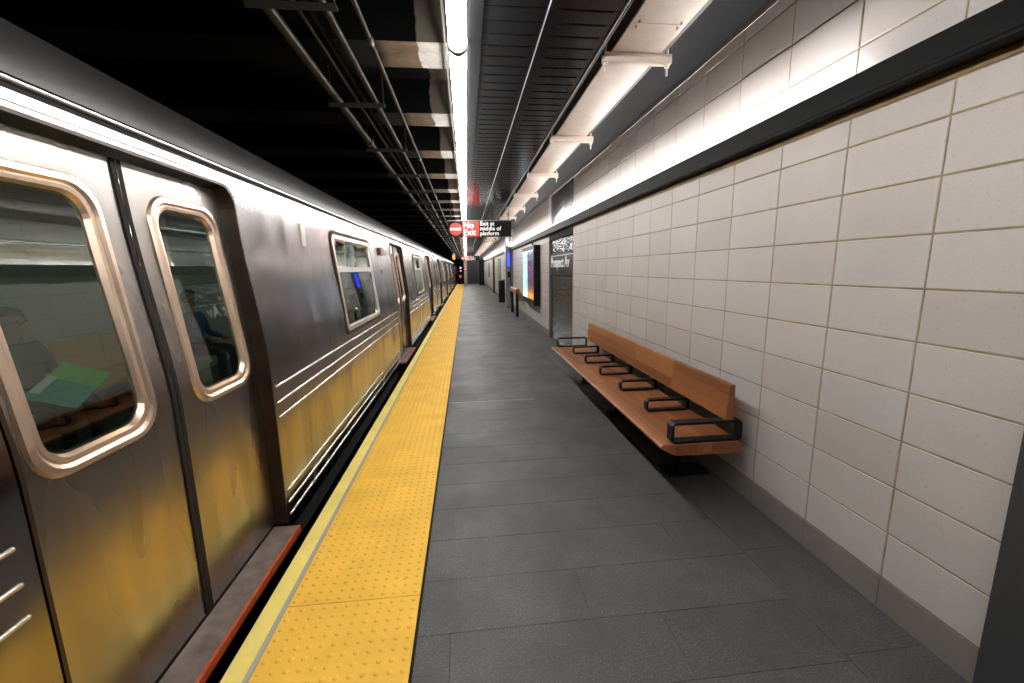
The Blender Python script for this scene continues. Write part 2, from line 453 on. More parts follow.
# niche with small charcoal tiles
nb = bmesh.new(); nx = WX+.045
bh, bl = .034, .1
z = .0; r = 0
while z < 2.95:
    if not (1.36 < z < 1.80):
        yy = NY0-(bl/2 if r % 2 else 0)
        while yy < NY1:
            y0, y1 = max(yy, NY0)+.0015, min(yy+bl, NY1)-.0015
            if y1-y0 > .01:
                d = random.uniform(0, .0015)
                # slightly pillowed face
                vs = [nb.verts.new((nx+.006, q, s)) for q, s in ((y0, z+.0015), (y1, z+.0015), (y1, z+bh-.0015), (y0, z+bh-.0015))]
                c = .006
                tl_ = [random.uniform(-.0011, .0011) for _ in range(2)]; vf = [nb.verts.new((nx-d+tl_[0]*(1 if q < (y0+y1)/2 else -1)+tl_[1]*(1 if s < z+bh/2 else -1), q, s)) for q, s in ((y0+c, z+.0015+c), (y1-c, z+.0015+c), (y1-c, z+bh-.0015-c), (y0+c, z+bh-.0015-c))]
                for i in range(4):
                    j = (i+1) % 4; nb.faces.new((vs[j], vs[i], vf[i], vf[j]))
                nb.faces.new(vf[::-1])
            yy += bl
    z += bh; r += 1
obj('niche_header', B(WX+.002, WX+.04, NY0+.001, NY1-.001, 2.07, 2.203), m_black, wall)
niche = obj('niche_backing', B(nx+.005, WX+.08, NY0, NY1, 0, 3.0), m_darkgrout, wall)
stuff(obj('glazed_tile', nb, m_darktile, niche))
for (ya, yb) in ((NY0-.0, NY0+.002), (NY1-.002, NY1)):
    obj('niche_reveal', B(WX+.0005, WX+.05, ya, yb, 0, 2.95), m_greycol, wall)
# base course
bb = struct(obj('baseboard_right', boxes([(WX+.004, WX+.008, DOORY, NY0, 0, BZ), (WX+.004, WX+.008, NY1, YF, 0, BZ)]), m_grout))
kk = -2; bfar = bmesh.new()
while Y0c+kk*TW < YF:
    a, b = Y0c+kk*TW, Y0c+(kk+1)*TW
    for (lo, hi) in ((DOORY, NY0), (NY1, YF)):
        y0, y1 = max(a, lo)+.002, min(b, hi)-.002
        if y1-y0 < .03: continue
        if y1 < NY0+.1: obj('base_tile', B(WX-.004, WX+.004, y0, y1, .004, BZ-.003), m_base, bb)
        else: box(bfar, WX-.004, WX+.004, y0, y1, .004, BZ-.003)
    kk += 1
stuff(obj('base_tile', bfar, m_base, bb))
struct(obj('trim_1', B(WX-.014, WX-.0045, DOORY, YF, -.012, -.004), m_rubber))

# ------------------------------------------------------------------ lighting channel on the wall
ch = thing('light_channel', (WX, 0, 2.2), 'long black metal channel on the tiled wall, hidden lamps lighting the upper tiles', 'light')
cx = -.085
obj('channel_face', B(cx, cx+.004, YN, YF-1, 0, .112), m_channel, ch)
obj('channel_face', B(cx-.004, cx, YN, YF-1, .014, .112), m_channel, ch)
obj('channel_floor', B(cx+.004, .0-.008, YN, YF-1, 0, .004), m_channel, ch)
obj('led_carrier', B(-.036, -.010, YN, YF-1, .004, .0855), m_channel, ch)
yy = 1.9; first = True
while yy < YF-2:
    y1 = yy+1.45
    segs = [(yy, y1)]
    for (a, b) in segs:
        obj('led_strip', B(-.034, -.016, a, b, .086, .098), m_led, ch)
    yy += 1.5


# ------------------------------------------------------------------ dark door at the right edge
dr = struct(obj('door_1', B(WX-.03, WX+.007, -.6, .93, .0, 2.12), m_black))
obj('door_frame', boxes([(WX-.045, WX+.007, .93, DOORY-.002, 0, 2.17), (WX-.045, WX+.007, -.74, -.6, 0, 2.17), (WX-.045, WX+.007, -.6, .93, 2.12, 2.17)]), plain('dark_grey_door_frame', (.035, .036, .038), .45), dr)
obj('door_handle', bev(boxes([(WX-.07, WX-.055, .78, .80, .95, 1.12), (WX-.055, WX-.03, .78, .80, .95, .97), (WX-.055, WX-.03, .78, .80, 1.10, 1.12)]), .002), m_trim_steel, dr)

# ================================================================== CEILING
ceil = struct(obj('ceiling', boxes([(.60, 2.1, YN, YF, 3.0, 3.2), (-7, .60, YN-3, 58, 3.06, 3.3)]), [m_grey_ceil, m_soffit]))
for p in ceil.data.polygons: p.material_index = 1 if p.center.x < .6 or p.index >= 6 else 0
s = 1.13; y = 2.708-s*6
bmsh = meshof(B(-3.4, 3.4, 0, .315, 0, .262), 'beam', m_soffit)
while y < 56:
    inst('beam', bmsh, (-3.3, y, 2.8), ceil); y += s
# metal slat ceiling
mc = struct(obj('metal_ceiling', boxes([(.105, .722, YN, YF-.2, 2.625, 2.66)]), m_slat_back))
def slat_bm(w_, d_=.1015):
    # flat pan with a pressed, raised field
    bm = bmesh.new(); x, y, e = w_/2, d_/2, .006
    z0, z1 = .018, 0.0
    a = [bm.verts.new((p[0], p[1], z0)) for p in ((-x,-y),(x,-y),(x,y),(-x,y))]
    b = [bm.verts.new((p[0], p[1], z1)) for p in ((-x+.001,-y+.001),(x-.001,-y+.001),(x-.001,y-.001),(-x+.001,y-.001))]
    c = [bm.verts.new((p[0], p[1], z1+.006)) for p in ((-x+.03,-y+.001+.0035),(x-.03,-y+.001+.0035),(x-.03-.012,y-.014),(-x+.03+.012,y-.014))]
    c0 = [bm.verts.new((p[0], p[1], z1)) for p in ((-x+.03,-y+.001),(x-.03,-y+.001),(x-.03-.012,y-.010),(-x+.03+.012,y-.010))]
    for i in range(4):
        j = (i+1) % 4
        bm.faces.new((a[i], b[i], b[j], a[j])); bm.faces.new((b[i], c0[i], c0[j], b[j]))
    # raised field drops 3 mm below pan
    d = [bm.verts.new((v.co.x*(1 if False else 1), v.co.y+(.004 if v.co.y < 0 else -.002), z1-.004)) for v in c0]
    for i in range(4):
        j = (i+1) % 4; bm.faces.new((c0[i], d[i], d[j], c0[j]))
    bm.faces.new(d[::-1])
    for v in c: bm.verts.remove(v)
    return bm
SP = .1055
sl = [(.250, .268), (.557, .282)]
smesh = [meshof(slat_bm(w_), 'ceiling_slat', m_slat) for _, w_ in sl]
for cxx, me in zip((.247, .565), smesh):
    y = 1.978-SP*12
    while y < YF-.3:
        if y < 11.5: inst('ceiling_slat', me, (cxx, y+SP/2, 2.605), mc)
        else:
            break
        y += SP
    fb = bmesh.new()
    while y < YF-.3:
        box(fb, cxx-.134, cxx+.134, y+.002, y+SP-.002, 2.603, 2.623); y += SP
    stuff(obj('ceiling_slat', fb, m_slat, mc))
obj('edge_rail', B(.044, .112, YN, YF-.2, 2.598, 2.625), m_slat, mc)
obj('seam_rail', B(.385, .423, YN, YF-.2, 2.6, 2.625), m_slat, mc)
o = obj('seam_strip', B(.3835, .3875, YN, YF-.2, 2.595, 2.601), m_chrome_line, mc); o['label'] = 'bright metal seam line'
obj('side_rail', B(.703, .727, YN, YF-.2, 2.597, 2.66), m_slat, mc)
for x in (.709, .720):
    o = obj('side_strip', B(x, x+.003, YN, YF-.2, 2.594, 2.597), m_chrome_line, mc); o['label'] = 'bright metal edge line'

# ------------------------------------------------------------------ cable trough
ct = thing('cable_trough', (.925, 0, 2.62), 'long cream painted steel cable trough hung on brackets between the black ceiling and the wall', 'trough')
obj('trough_body', B(-.133, .133, YN, YF-1, 0, .10), m_cream, ct)
obj('trough_side', B(-.139, -.134, YN, YF-1, .004, .30), m_brown, ct)
obj('lower_tray', B(.134, .165, YN, YF-1, .012, .075), m_brown, ct)
def bracket_bm():
    bm = bmesh.new()
    box(bm, -.175, .195, -.021, -.018, -.045, -.003); box(bm, -.175, .195, .018, .021, -.045, -.003)
    box(bm, -.175, .195, -.0178, .0178, -.0475, -.0452)
    for x in (-.16, .178): tube(bm, [(x, 0, -.10), (x, 0, .375)], .006, 8); tube(bm, [(x, 0, -.062), (x, 0, -.048)], .013, 6)
    for i in range(6): box(bm, -.125+i*.05, -.105+i*.05, -.0225, -.021, -.03, -.02)
    return bm
brm = meshof(bracket_bm(), 'hanger_bracket', m_cream)
y = 2.36-1.4*4
while y < YF-2:
    inst('hanger_bracket', brm, (0, y, 0), ct); y += 1.4
def bolts_bm():
    bm = bmesh.new()
    for x in (-.1, .1):
        for yq in (-.02, .02): tube(bm, [(x, yq, -.014), (x, yq, .0)], .005, 6)
    box(bm, -.12, .12, -.0008, .0008, -.0012, 0)
    return bm
bom = meshof(bolts_bm(), 'joint_bolts', m_cream)
y = 2.08-3.05
while y < YF-2: inst('joint_bolts', bom, (0, y, 0), ct); y += 3.05

# ------------------------------------------------------------------ tube lights
def prism(prof, y0, y1, mi=0):
    bm = bmesh.new()
    a = [bm.verts.new((x, y0, z)) for x, z in prof]; b = [bm.verts.new((x, y1, z)) for x, z in prof]; n = len(prof)
    for i in range(n): bm.faces.new((a[i], a[(i+1) % n], b[(i+1) % n], b[i]))
    bm.faces.new(a[::-1]); bm.faces.new(b); bmesh.ops.recalc_face_normals(bm, faces=bm.faces[:]); return bm
m_collar = plain('dark_collar', (.03, .03, .03), .5)
def halfround(L):
    bm = bmesh.new(); s = 14; r = .042
    rings = []
    for yq, k in ((-L/2, .0), (-L/2, .86), (-L/2+.012, 1), (L/2-.012, 1), (L/2, .86), (L/2, 0)):
        rings.append([bm.verts.new((r*k*math.cos(PI-.75+(PI+1.5)*i/s) if k else 0, yq, -.014+(.04*k*math.sin(PI-.75+(PI+1.5)*i/s) if k else 0))) for i in range(s+1)])
    for a, b in zip(rings, rings[1:]):
        for i in range(s):
            f = bm.faces.new((a[i], a[i+1], b[i+1], b[i])); f.smooth = True
    bmesh.ops.remove_doubles(bm, verts=bm.verts[:], dist=1e-5)
    return bm
TL = 1.53
tubem = meshof(halfround(TL-.045), 'diffuser', m_tube)
housm = meshof(boxes([(-.026, .026, -TL/2+.001, TL/2-.001, .0125, .045)]), 'housing', m_housing)
railm = meshof(boxes([(-.070, -.066, -TL/2+.001, TL/2-.001, .10, .125), (-.062, -.059, -TL/2+.001, TL/2-.001, .10, .11)]), 'side_rail', m_brown)
capm = meshof(prism([(.049*math.cos(PI+PI*i/12), -.012+.047*math.sin(PI+PI*i/12)) for i in range(13)]+[(.049, .012), (-.049, .012)], -.018, .018), 'end_collar', m_collar)
ordn = ['partly cut off by the top edge of the photo', 'whole tube nearest the camera', 'third tube from the top edge of the photo', 'fourth tube from the top edge of the photo', 'tube just in front of the hanging no exit sign']
n = 0; yc = 2.26-TL*3-TL/2
k = 0
while yc < YF-.8:
    idx = k-3
    if idx < 0: lab, grp = 'glowing white ceiling tube light behind the camera position above the platform', 'tube lights behind the view'
    elif idx < 5: lab, grp = 'glowing white ceiling tube light, '+ordn[idx], 'row of tube lights'
    elif yc < 30: lab, grp = 'glowing white ceiling tube light between the two hanging no exit signs', 'row of tube lights'
    else: lab, grp = 'glowing white ceiling tube light beyond the farther hanging sign', 'row of tube lights'
    t = thing('tube_light', (-.005, yc, 2.592), lab, 'light', grp)
    inst('diffuser', tubem, (0, 0, 0), t); inst('housing', housm, (0, 0, 0), t); inst('side_rail', railm, (0, 0, 0), t)
    inst('end_collar', capm, (0, TL/2-.012, 0), t)
    yc += TL; k += 1

# ------------------------------------------------------------------ conduits over the track
def conduit(x, z, r, label, coup=0, y1=52):
    t = thing('conduit', (x, 0, z), label, 'pipe', 'conduits over the track')
    obj('pipe', T([(0, YN-2, 0), (0, y1, 0)], r*.9, 10), m_pipe, t)
    if coup:
        cm = meshof(T([(0, -.035, 0), (0, .035, 0)], r*1.22, 10), 'coupling', m_pipe)
        yq = -3.2+coup
        while yq < 40: inst('coupling', cm, (0, yq, 0), t); yq += 2.4
conduit(-.86, 2.70, .030, 'thickest dusty steel conduit nearest the train roof', .3)
conduit(-.735, 2.715, .011, 'thin conduit next to the thickest one above the track')
conduit(-.68, 2.715, .012, 'middle thin conduit of the three in the hanging tray')
conduit(-.605, 2.705, .022, 'medium conduit, third from the thickest one')
conduit(-.462, 2.705, .016, 'single conduit closest to the row of tube lights', .9)
st = thing('strut_hangers', (-.70, 0, 2.655), 'perforated steel strut hangers carrying the conduits under the beams', 'hanger')
sm = meshof(boxes([(-.21, .17, -.02, .02, -.0, .012), (-.21, .17, -.02, -.016, -.02, 0), (-.20, -.192, -.004, .004, .012, .40), (.155, .163, -.004, .004, .012, .40)]), 'strut', m_strut)
y = 2.15-s*4
while y < 44: inst('strut', sm, (0, y, 0), st); y += s
# ================================================================== tunnel side
struct(obj('track_bed', B(-9, -.80, YN-3, 60, -1.6, -1.35), m_bed))
struct(obj('wall_left', B(-9.2, -9, YN-3, 60, -1.6, 3.3), m_black))
struct(obj('wall_front', boxes([(-9, -.82, 60, 60.2, -1.6, 3.3)]), m_black))
for x in (-1.95, -3.38):
    t = tag(obj('running_rail', boxes([(x-.035, x+.035, YN-3, 58, -1.23, -1.19), (x-.01, x+.01, YN-3, 58, -1.33, -1.23), (x-.07, x+.07, YN-3, 58, -1.35, -1.33)]), m_rail), 'steel running rail under the train, '+('platform side' if x > -2.5 else 'far side'), 'rail')
# ================================================================== SUBWAY TRAIN
RX, RY = -2.65, 4.79
def lerp_tab(tab, z):
    if z <= tab[0][0]: return tab[0][1]
    for (a, b), (c, d) in zip(tab, tab[1:]):
        if z <= c: return b+(d-b)*(z-a)/(c-a)
    return tab[-1][1]
SKT = [(0, -1.122), (.9, -1.122), (1.0, -1.1228), (1.1, -1.128), (1.2, -1.1385), (1.3, -1.151), (1.4, -1.1635), (1.5, -1.1755), (1.6, -1.187), (1.7, -1.1965), (1.8, -1.203), (1.9, -1.207), (2.0, -1.2095), (2.06, -1.2105)]
SX = lambda z: lerp_tab(SKT, z)
DXf = lambda z: SX(z)-.064
def rrect(y0, y1, z0, z1, r, n=7, top_only=False):
    pts = []
    cs = [((y1-r, z1-r), 0), ((y0+r, z1-r), 1), ((y0+r, z0+r), 2), ((y1-r, z0+r), 3)]
    for (c, q) in cs:
        if top_only and q > 1:
            pts.append((y0, z0) if q == 2 else (y1, z0)); continue
        for i in range(n+1):
            a = PI/2*q+PI/2*i/n; pts.append((c[0]+r*math.cos(a), c[1]+r*math.sin(a)))
    return pts
def sheet(loops, fx, levels):
    cu = bpy.data.curves.new('c', 'CURVE'); cu.dimensions = '2D'; cu.fill_mode = 'BOTH'
    for lp in loops:
        sp = cu.splines.new('POLY'); sp.points.add(len(lp)-1)
        for p, q in zip(sp.points, lp): p.co = (q[0], q[1], 0, 1)
        sp.use_cyclic_u = True
    ob = bpy.data.objects.new('c', cu); COL.objects.link(ob)
    me = bpy.data.meshes.new_from_object(ob.evaluated_get(bpy.context.evaluated_depsgraph_get()))
    bpy.data.objects.remove(ob); bpy.data.curves.remove(cu)
    bm = bmesh.new(); bm.from_mesh(me); bpy.data.meshes.remove(me)
    bmesh.ops.remove_doubles(bm, verts=bm.verts[:], dist=1e-5)
    for z in levels:
        bmesh.ops.bisect_plane(bm, geom=bm.verts[:]+bm.edges[:]+bm.faces[:], plane_co=(0, z, 0), plane_no=(0, 1, 0), dist=1e-6)
    for v in bm.verts:
        y, z = v.co.x, v.co.y; v.co = (fx(z), y, z)
    bmesh.ops.recalc_face_normals(bm, faces=bm.faces[:])
    fs = sum((f.normal.x for f in bm.faces))
    if fs < 0: bmesh.ops.reverse_faces(bm, faces=bm.faces[:])
    return bm
def frame_ring(loopf, steps, fx):
    # loopf(inset) -> outline; steps = [(inset, proud)]; faces outward +x
    bm = bmesh.new(); rings = []
    for ins, h in steps:
        rings.append([bm.verts.new((fx(z)+h, y, z)) for y, z in loopf(ins)])
    n = len(rings[0])
    for a, b in zip(rings, rings[1:]):
        for i in range(n):
            j = (i+1) % n; bm.faces.new((a[i], a[j], b[j], b[i]))
    bmesh.ops.recalc_face_normals(bm, faces=bm.faces[:])
    if sum(f.normal.x*f.calc_area() for f in bm.faces) < 0: bmesh.ops.reverse_faces(bm, faces=bm.faces[:])
    return bm
def solid(bm, t, rim=None):
    geom = bm.faces[:]
    front = len(geom)
    r = bmesh.ops.solidify(bm, geom=geom, thickness=t)
    return bm
def tobj(name, bm, mats, parent, off=(RX, RY, 0), smooth=False):
    bmesh.ops.translate(bm, verts=bm.verts[:], vec=(-off[0], -off[1], -off[2]))
    return obj(name, bm, mats, parent, smooth=smooth)
car = thing('subway_car', (RX, RY, 0), 'stainless steel subway car nearest the camera, ribbed sides and rounded windows', 'train')
DC = [-4.12, 1.775, 7.70, 13.60]; WC = [-1.175, 4.775, 10.66]
C0, C1 = -6.60, 16.18
levels = [.9, 1.0, 1.1, 1.2, 1.3, 1.4, 1.5, 1.6, 1.7, 1.8, 1.9]
# side skin with door notches and window holes
outer = [(C0, .02)]
for d in DC:
    y0, y1 = d-.668, d+.668; r = .10
    outer += [(y0, .02)]+[(y0+r-r*math.cos(PI/2*i/6), 1.945-r+r*math.sin(PI/2*i/6)) for i in range(7)]
    outer += [(y1-r+r*math.sin(PI/2*i/6), 1.945-r+r*math.cos(PI/2*i/6)) for i in range(7)]+[(y1, .02)]
outer += [(C1, .02), (C1, 2.008), (C0, 2.008)]
holes = [rrect(c-.75, c+.75, .945, 1.855, .07) for c in WC]
bm = sheet([outer]+holes, SX, levels)
for f in bm.faces: f.smooth = True
tobj('side_panel', bm, m_steel, car)
# door surrounds (jambs)
def jamb(d):
    bm = bmesh.new(); pr = []
    y0, y1, r = d-.668, d+.668, .10
    pl = [(y0, .02)]+[(y0, z) for z in (.5, 1.0, 1.1, 1.2, 1.3, 1.4, 1.5, 1.6, 1.7)]+[(y0+r-r*math.cos(PI/2*i/6), 1.945-r+r*math.sin(PI/2*i/6)) for i in range(7)]
    pl += [(y1-r+r*math.sin(PI/2*i/6), 1.945-r+r*math.cos(PI/2*i/6)) for i in range(7)]+[(y1, z) for z in (1.7, 1.6, 1.5, 1.4, 1.3, 1.2, 1.1, 1.0, .5)]+[(y1, .02)]
    a = [bm.verts.new((SX(z)+.004, y, z)) for y, z in pl]
    c = [bm.verts.new((SX(z)-.11, y, z)) for y, z in pl]
    e = [bm.verts.new((SX(z)+.004, y+(.012 if y > d else -.012), z+(.012 if z > 1.7 else 0))) for y, z in pl]
    for i in range(len(pl)-1):
        bm.faces.new((a[i], a[i+1], c[i+1], c[i])); bm.faces.new((e[i], e[i+1], a[i+1], a[i]))
    return bm
for d in DC: tobj('door_jamb', jamb(d), m_jamb, car)
# door leaves
def leaf(d, s):
    # s=-1 near leaf, +1 far leaf (larger Y)
    y0, y1 = (d-.655, d-.018) if s < 0 else (d+.018, d+.655)
    wc = d+s*.352
    hole = rrect(wc-.215, wc+.215, .955, 1.81, .09)
    ol = [(y0, .035), (y1, .035), (y1, 1.93), (y0, 1.93)]
    lf = tobj('door_leaf', sheet([ol, hole], DXf, levels), m_steel_door, car, smooth=True)
    lp = lambda ins: rrect(wc-.242+ins, wc+.242-ins, .93+ins, 1.835-ins, .115-ins*.6)
    fr = tobj('window_frame', frame_ring(lp, [(0, .001), (.006, .011), (.024, .013), (.034, .004), (.040, .006), (.052, .004), (.062, -.014), (.070, -.016)], DXf), m_frame_tan, lf, smooth=False)
    tobj('window_pane', sheet([lp(.060)], lambda z: DXf(z)-.012, levels), m_glass, lf)
    ye = d+s*.013
    b = bmesh.new()
    for za, zb in zip([.035]+levels, levels+[1.93]):
        v = [b.verts.new(p) for p in ((DXf(za)+.006, ye-.011, za), (DXf(za)+.006, ye+.011, za), (DXf(zb)+.006, ye+.011, zb), (DXf(zb)+.006, ye-.011, zb))]
        b.faces.new(v)
        u = [b.verts.new(p) for p in ((DXf(za)+.006, ye+s*.011, za), (DXf(zb)+.006, ye+s*.011, zb), (DXf(zb)-.01, ye+s*.011, zb), (DXf(za)-.01, ye+s*.011, za))]
        b.faces.new(u)
    tobj('rubber_edge', b, m_rubber, lf)
for d in DC:
    leaf(d, -1); leaf(d, 1)
    # worn sill plate with an orange edge
    o = tobj('door_sill', boxes([(-1.20, -1.062, d-.67, d+.67, -.035, -.001)]), m_silltop, car)
    o = tobj('sill_edge', boxes([(-1.0625, -1.048, d-.67, d+.67, -.036, .0)]), m_sillred, car); o['label'] = 'orange-red sill edge'
# side windows
for c in WC:
    lp = lambda ins: rrect(c-.765+ins, c+.765-ins, .93+ins, 1.87-ins, .085-ins*.5)
    tobj('window_gasket', frame_ring(lp, [(-.012, .001), (-.008, .009), (.022, .009), (.026, .002)], SX), m_gasket, car)
    lq = lambda ins: lp(.022+ins)
    wf = tobj('window_frame', frame_ring(lq, [(0, .004), (.003, .011), (.038, .011), (.043, -.008), (.052, -.01)], SX), m_frame_pale, car)
    b = bmesh.new()
    za, zb = 1.502, 1.552
    for (z0, z1) in ((za, zb),):
        box(b, -.03, .0, c-.70, c+.70, z0, z1)
    for v in b.verts: v.co.x += SX(v.co.z)+.009
    tobj('transom', b, m_frame_pale, wf)
    tobj('window_pane', sheet([lp(.055)], lambda z: SX(z)-.012, levels), m_glass, wf)
# rub rails: bays between doors
bays = [(C0+.25, DC[0]-.72)]+[(DC[i]+.72, DC[i+1]-.72) for i in range(3)]+[(DC[3]+.72, C1-.25)]
rail_cache = {}
for (a, b) in bays:
    L = round(b-a, 3)
    if L not in rail_cache:
        rail_cache[L] = meshof(T([(0, -L/2, 0), (0, -L/2+.008, 0), (0, L/2-.008, 0), (0, L/2, 0)], [.001, .008, .008, .001], 10), 'rub_rail', m_trim_steel)
    for z in (.855, .758, .668, .205, .126, .046):
        inst('rub_rail', rail_cache[L], (-1.122-RX, (a+b)/2-RY, z), car)
    # shallow pressed lines beside each rail
    tobj('pressed_line', boxes([(-1.1255, -1.1235, a, b, z, z+.004) for z in (.905, .825, .728, .640, .236, .158)]), m_jamb, car)
# letter board, gutter, roof
tobj('groove', boxes([(-1.25, -1.231, C0, C1, 2.005, 2.034)]), m_black, car)
b = bmesh.new()
for z, x in ((1.976, SX(1.976)+.001),): box(b, x-.002, x+.0012, C0, C1, z-.0015, z+.0015)
tobj('seam_line', b, m_jamb, car)
tobj('gutter', T([(-1.238, C0, 2.046), (-1.238, C1, 2.046)], .016, 12), m_trim_steel, car)
prof = [(-1.246, 2.05), (-1.252, 2.10), (-1.268, 2.155), (-1.30, 2.21), (-1.35, 2.262), (-1.42, 2.31), (-1.51, 2.35), (-1.60, 2.378), (-1.605, 2.395), (-1.66, 2.405)]
prof += [(-1.9, 2.45), (-2.3, 2.48), (-2.65, 2.49)]
prof += [(2*RX-x, z) for x, z in prof[::-1][1:]]
def sweep(prof, y0, y1, smooth=True, caps=False):
    bm = bmesh.new()
    a = [bm.verts.new((x, y0, z)) for x, z in prof]; b = [bm.verts.new((x, y1, z)) for x, z in prof]
    for i in range(len(prof)-1):
        f = bm.faces.new((a[i], a[i+1], b[i+1], b[i])); f.smooth = smooth
    if caps: bm.faces.new(a); bm.faces.new(b[::-1])
    bmesh.ops.recalc_face_normals(bm, faces=bm.faces[:])
    return bm
tobj('roof', sweep(prof, C0, C1), m_roof, car)
# far side and ends
fs = [(2*RX+1.226, 2.06), (2*RX+1.222, 2.0), (2*RX+1.198, 1.7), (2*RX+1.149, 1.3), (2*RX+1.125, 1.0), (2*RX+1.125, .02)]
tobj('far_side_panel', sweep(fs, C0, C1, False), m_steel, car)
endp = [(-1.125, .02), (-1.125, 1.0), (-1.149, 1.3), (-1.198, 1.7), (-1.226, 2.06)]+prof[1:-1]+fs
for y in (C0, C1):
    bm = bmesh.new(); bm.faces.new([bm.verts.new((x, y, z)) for x, z in endp]); tobj('end_panel', bm, m_steel, car)
tobj('underframe', boxes([(2*RX+1.2, -1.2, C0+.1, C1-.1, -.28, .018), (2*RX+1.6, -1.6, C0+4.5, C1-4.5, -.85, -.28)]), m_black, car)
for yb in (C0+3.4, C1-3.4):
    b = bmesh.new()
    for dy in (-1.0, 1.0):
        for x in (-1.95, -3.38): tube(b, [(x-.06, yb+dy, -.78), (x+.06, yb+dy, -.78)], .40, 20)
    box(b, -3.6, -1.7, yb-1.35, yb+1.35, -.72, -.42)
    tobj('truck', b, m_black, car)
# interior
tobj('car_floor', boxes([(-4.12, -1.24, C0+.05, C1-.05, .02, .04)]), m_carfloor, car)
tobj('car_lining', sweep([(-4.10, .04), (-4.10, 1.5), (-3.95, 2.0), (-3.6, 2.13), (-1.7, 2.13), (-1.42, 2.06)], C0+.06, C1-.06, False), m_carwall, car)
tobj('lamp_strip', boxes([(-2.30, -2.26, C0+.4, C1-.4, 2.11, 2.128), (-1.80, -1.76, C0+.4, C1-.4, 2.11, 2.128)]), m_carlight, car)
for d in WC:
    tobj('advert_card', boxes([(-4.03, -4.02, d-.62-k*.0, d+.55, 1.66, 1.93) for k in (0,)]), m_ad, car)
tobj('advert_card', boxes([(-4.03, -4.02, 2.95, 4.05, 1.66, 1.93)]), m_ad, car)
def seat_bm(x, s, y, L):
    # moulded seat shell facing s*x
    bm = bmesh.new()
    pr = [(0, .86), (.02, .87), (.045, .86), (.07, .50), (.10, .47), (.42, .455), (.46, .44), (.46, .40), (.06, .42), (.0, .46)]
    a = [bm.verts.new((x+s*px, y, pz)) for px, pz in pr]; b = [bm.verts.new((x+s*px, y+L, pz)) for px, pz in pr]
    n = len(pr)
    for i in range(n): bm.faces.new((a[i], a[(i+1) % n], b[(i+1) % n], b[i]))
    bm.faces.new(a[::-1]); bm.faces.new(b); bmesh.ops.recalc_face_normals(bm, faces=bm.faces[:]); return bm
for i in range(3):
    ya, yb = DC[i]+.95, DC[i+1]-.95
    nS = 7; L = (yb-ya)/nS
    for k in range(nS):
        tobj('seat', seat_bm(-4.08, 1, ya+k*L+.01, L-.02), m_seat, car)
        if not (i == 1 and k in (2, 3, 4, 5, 6)) : tobj('seat', seat_bm(-1.30, -1, ya+k*L+.01, L-.02), m_seat, car)
    for x in (-3.55, -1.85):
        for yq in (ya-.1, yb+.1):
            tobj('grab_pole', T([(x, yq, .04), (x, yq, 2.13)], .016, 8), m_trim_steel, car)
        tobj('grab_rail', T([(x, ya, 1.78), (x, yb, 1.78)], .016, 8), m_trim_steel, car)
# small fittings on the side of the first bay
b = bmesh.new(); box(b, SX(1.82)-.004, SX(1.82)+.010, 3.325, 3.395, 1.70, 1.86)
tobj('marker_plate', bev(b, .003), m_frame_pale, car)
b = bmesh.new(); box(b, SX(1.75)-.004, SX(1.75)+.030, 6.12, 6.33, 1.72, 1.83)
tobj('indicator_lamp', bev(b, .008), m_indicator, car)
b = bmesh.new(); box(b, SX(1.5)-.004, SX(1.5)+.006, 6.10, 6.14, 1.47, 1.52)
tobj('key_switch', bev(b, .002), m_indicator, car)
index_kids()
for i, (lab) in enumerate(['second stainless steel subway car, beyond the first gap along the platform', 'third and farthest subway car at the far end of the platform']):
    c = copy_tree(car); c.location.y = RY+23.02*(i+1); c['label'] = lab
# ================================================================== BENCH
def text_mesh(s, size, bold=.0, ext=.002, spacing=1.0, line=1.0, align='LEFT'):
    cu = bpy.data.curves.new('t', 'FONT'); cu.body = s; cu.size = size; cu.extrude = ext; cu.offset = bold
    cu.space_character = spacing; cu.space_line = line; cu.align_x = align; cu.resolution_u = 3
    o = bpy.data.objects.new('t', cu); COL.objects.link(o)
    me = bpy.data.meshes.new_from_object(o.evaluated_get(bpy.context.evaluated_depsgraph_get()))
    bpy.data.objects.remove(o); bpy.data.curves.remove(cu); return me
def text_obj(name, s, size, mat, parent, loc, rot, **k):
    me = text_mesh(s, size, **k); me.materials.clear(); me.materials.append(mat)
    fit = k.get('fit'); return inst(name, me, loc, parent, rot)
BY0, BY1 = 2.335, 5.72
SEAT = .42
bench = thing('wall_bench', (1.45, BY0, 0), 'long oiled wood bench with black armrests fixed against the white tiled wall', 'bench')
def bobj(name, bm, m, smooth=False):
    bmesh.ops.translate(bm, verts=bm.verts[:], vec=(-1.45, -BY0, 0)); return obj(name, bm, m, bench, smooth=smooth)
seat = bev(prism([(1.255, SEAT-.074), (1.69, SEAT-.082), (1.69, SEAT), (1.178, SEAT), (1.163, SEAT-.008), (1.160, SEAT-.020)], BY0, BY1), .004, 2)
bobj('seat', seat, m_wood)
back = bev(prism([(1.586, SEAT+.135), (1.645, SEAT+.135), (1.640, SEAT+.362), (1.606, SEAT+.362)], BY0+.02, BY1-.28), .004, 2)
bobj('backrest', back, m_wood)
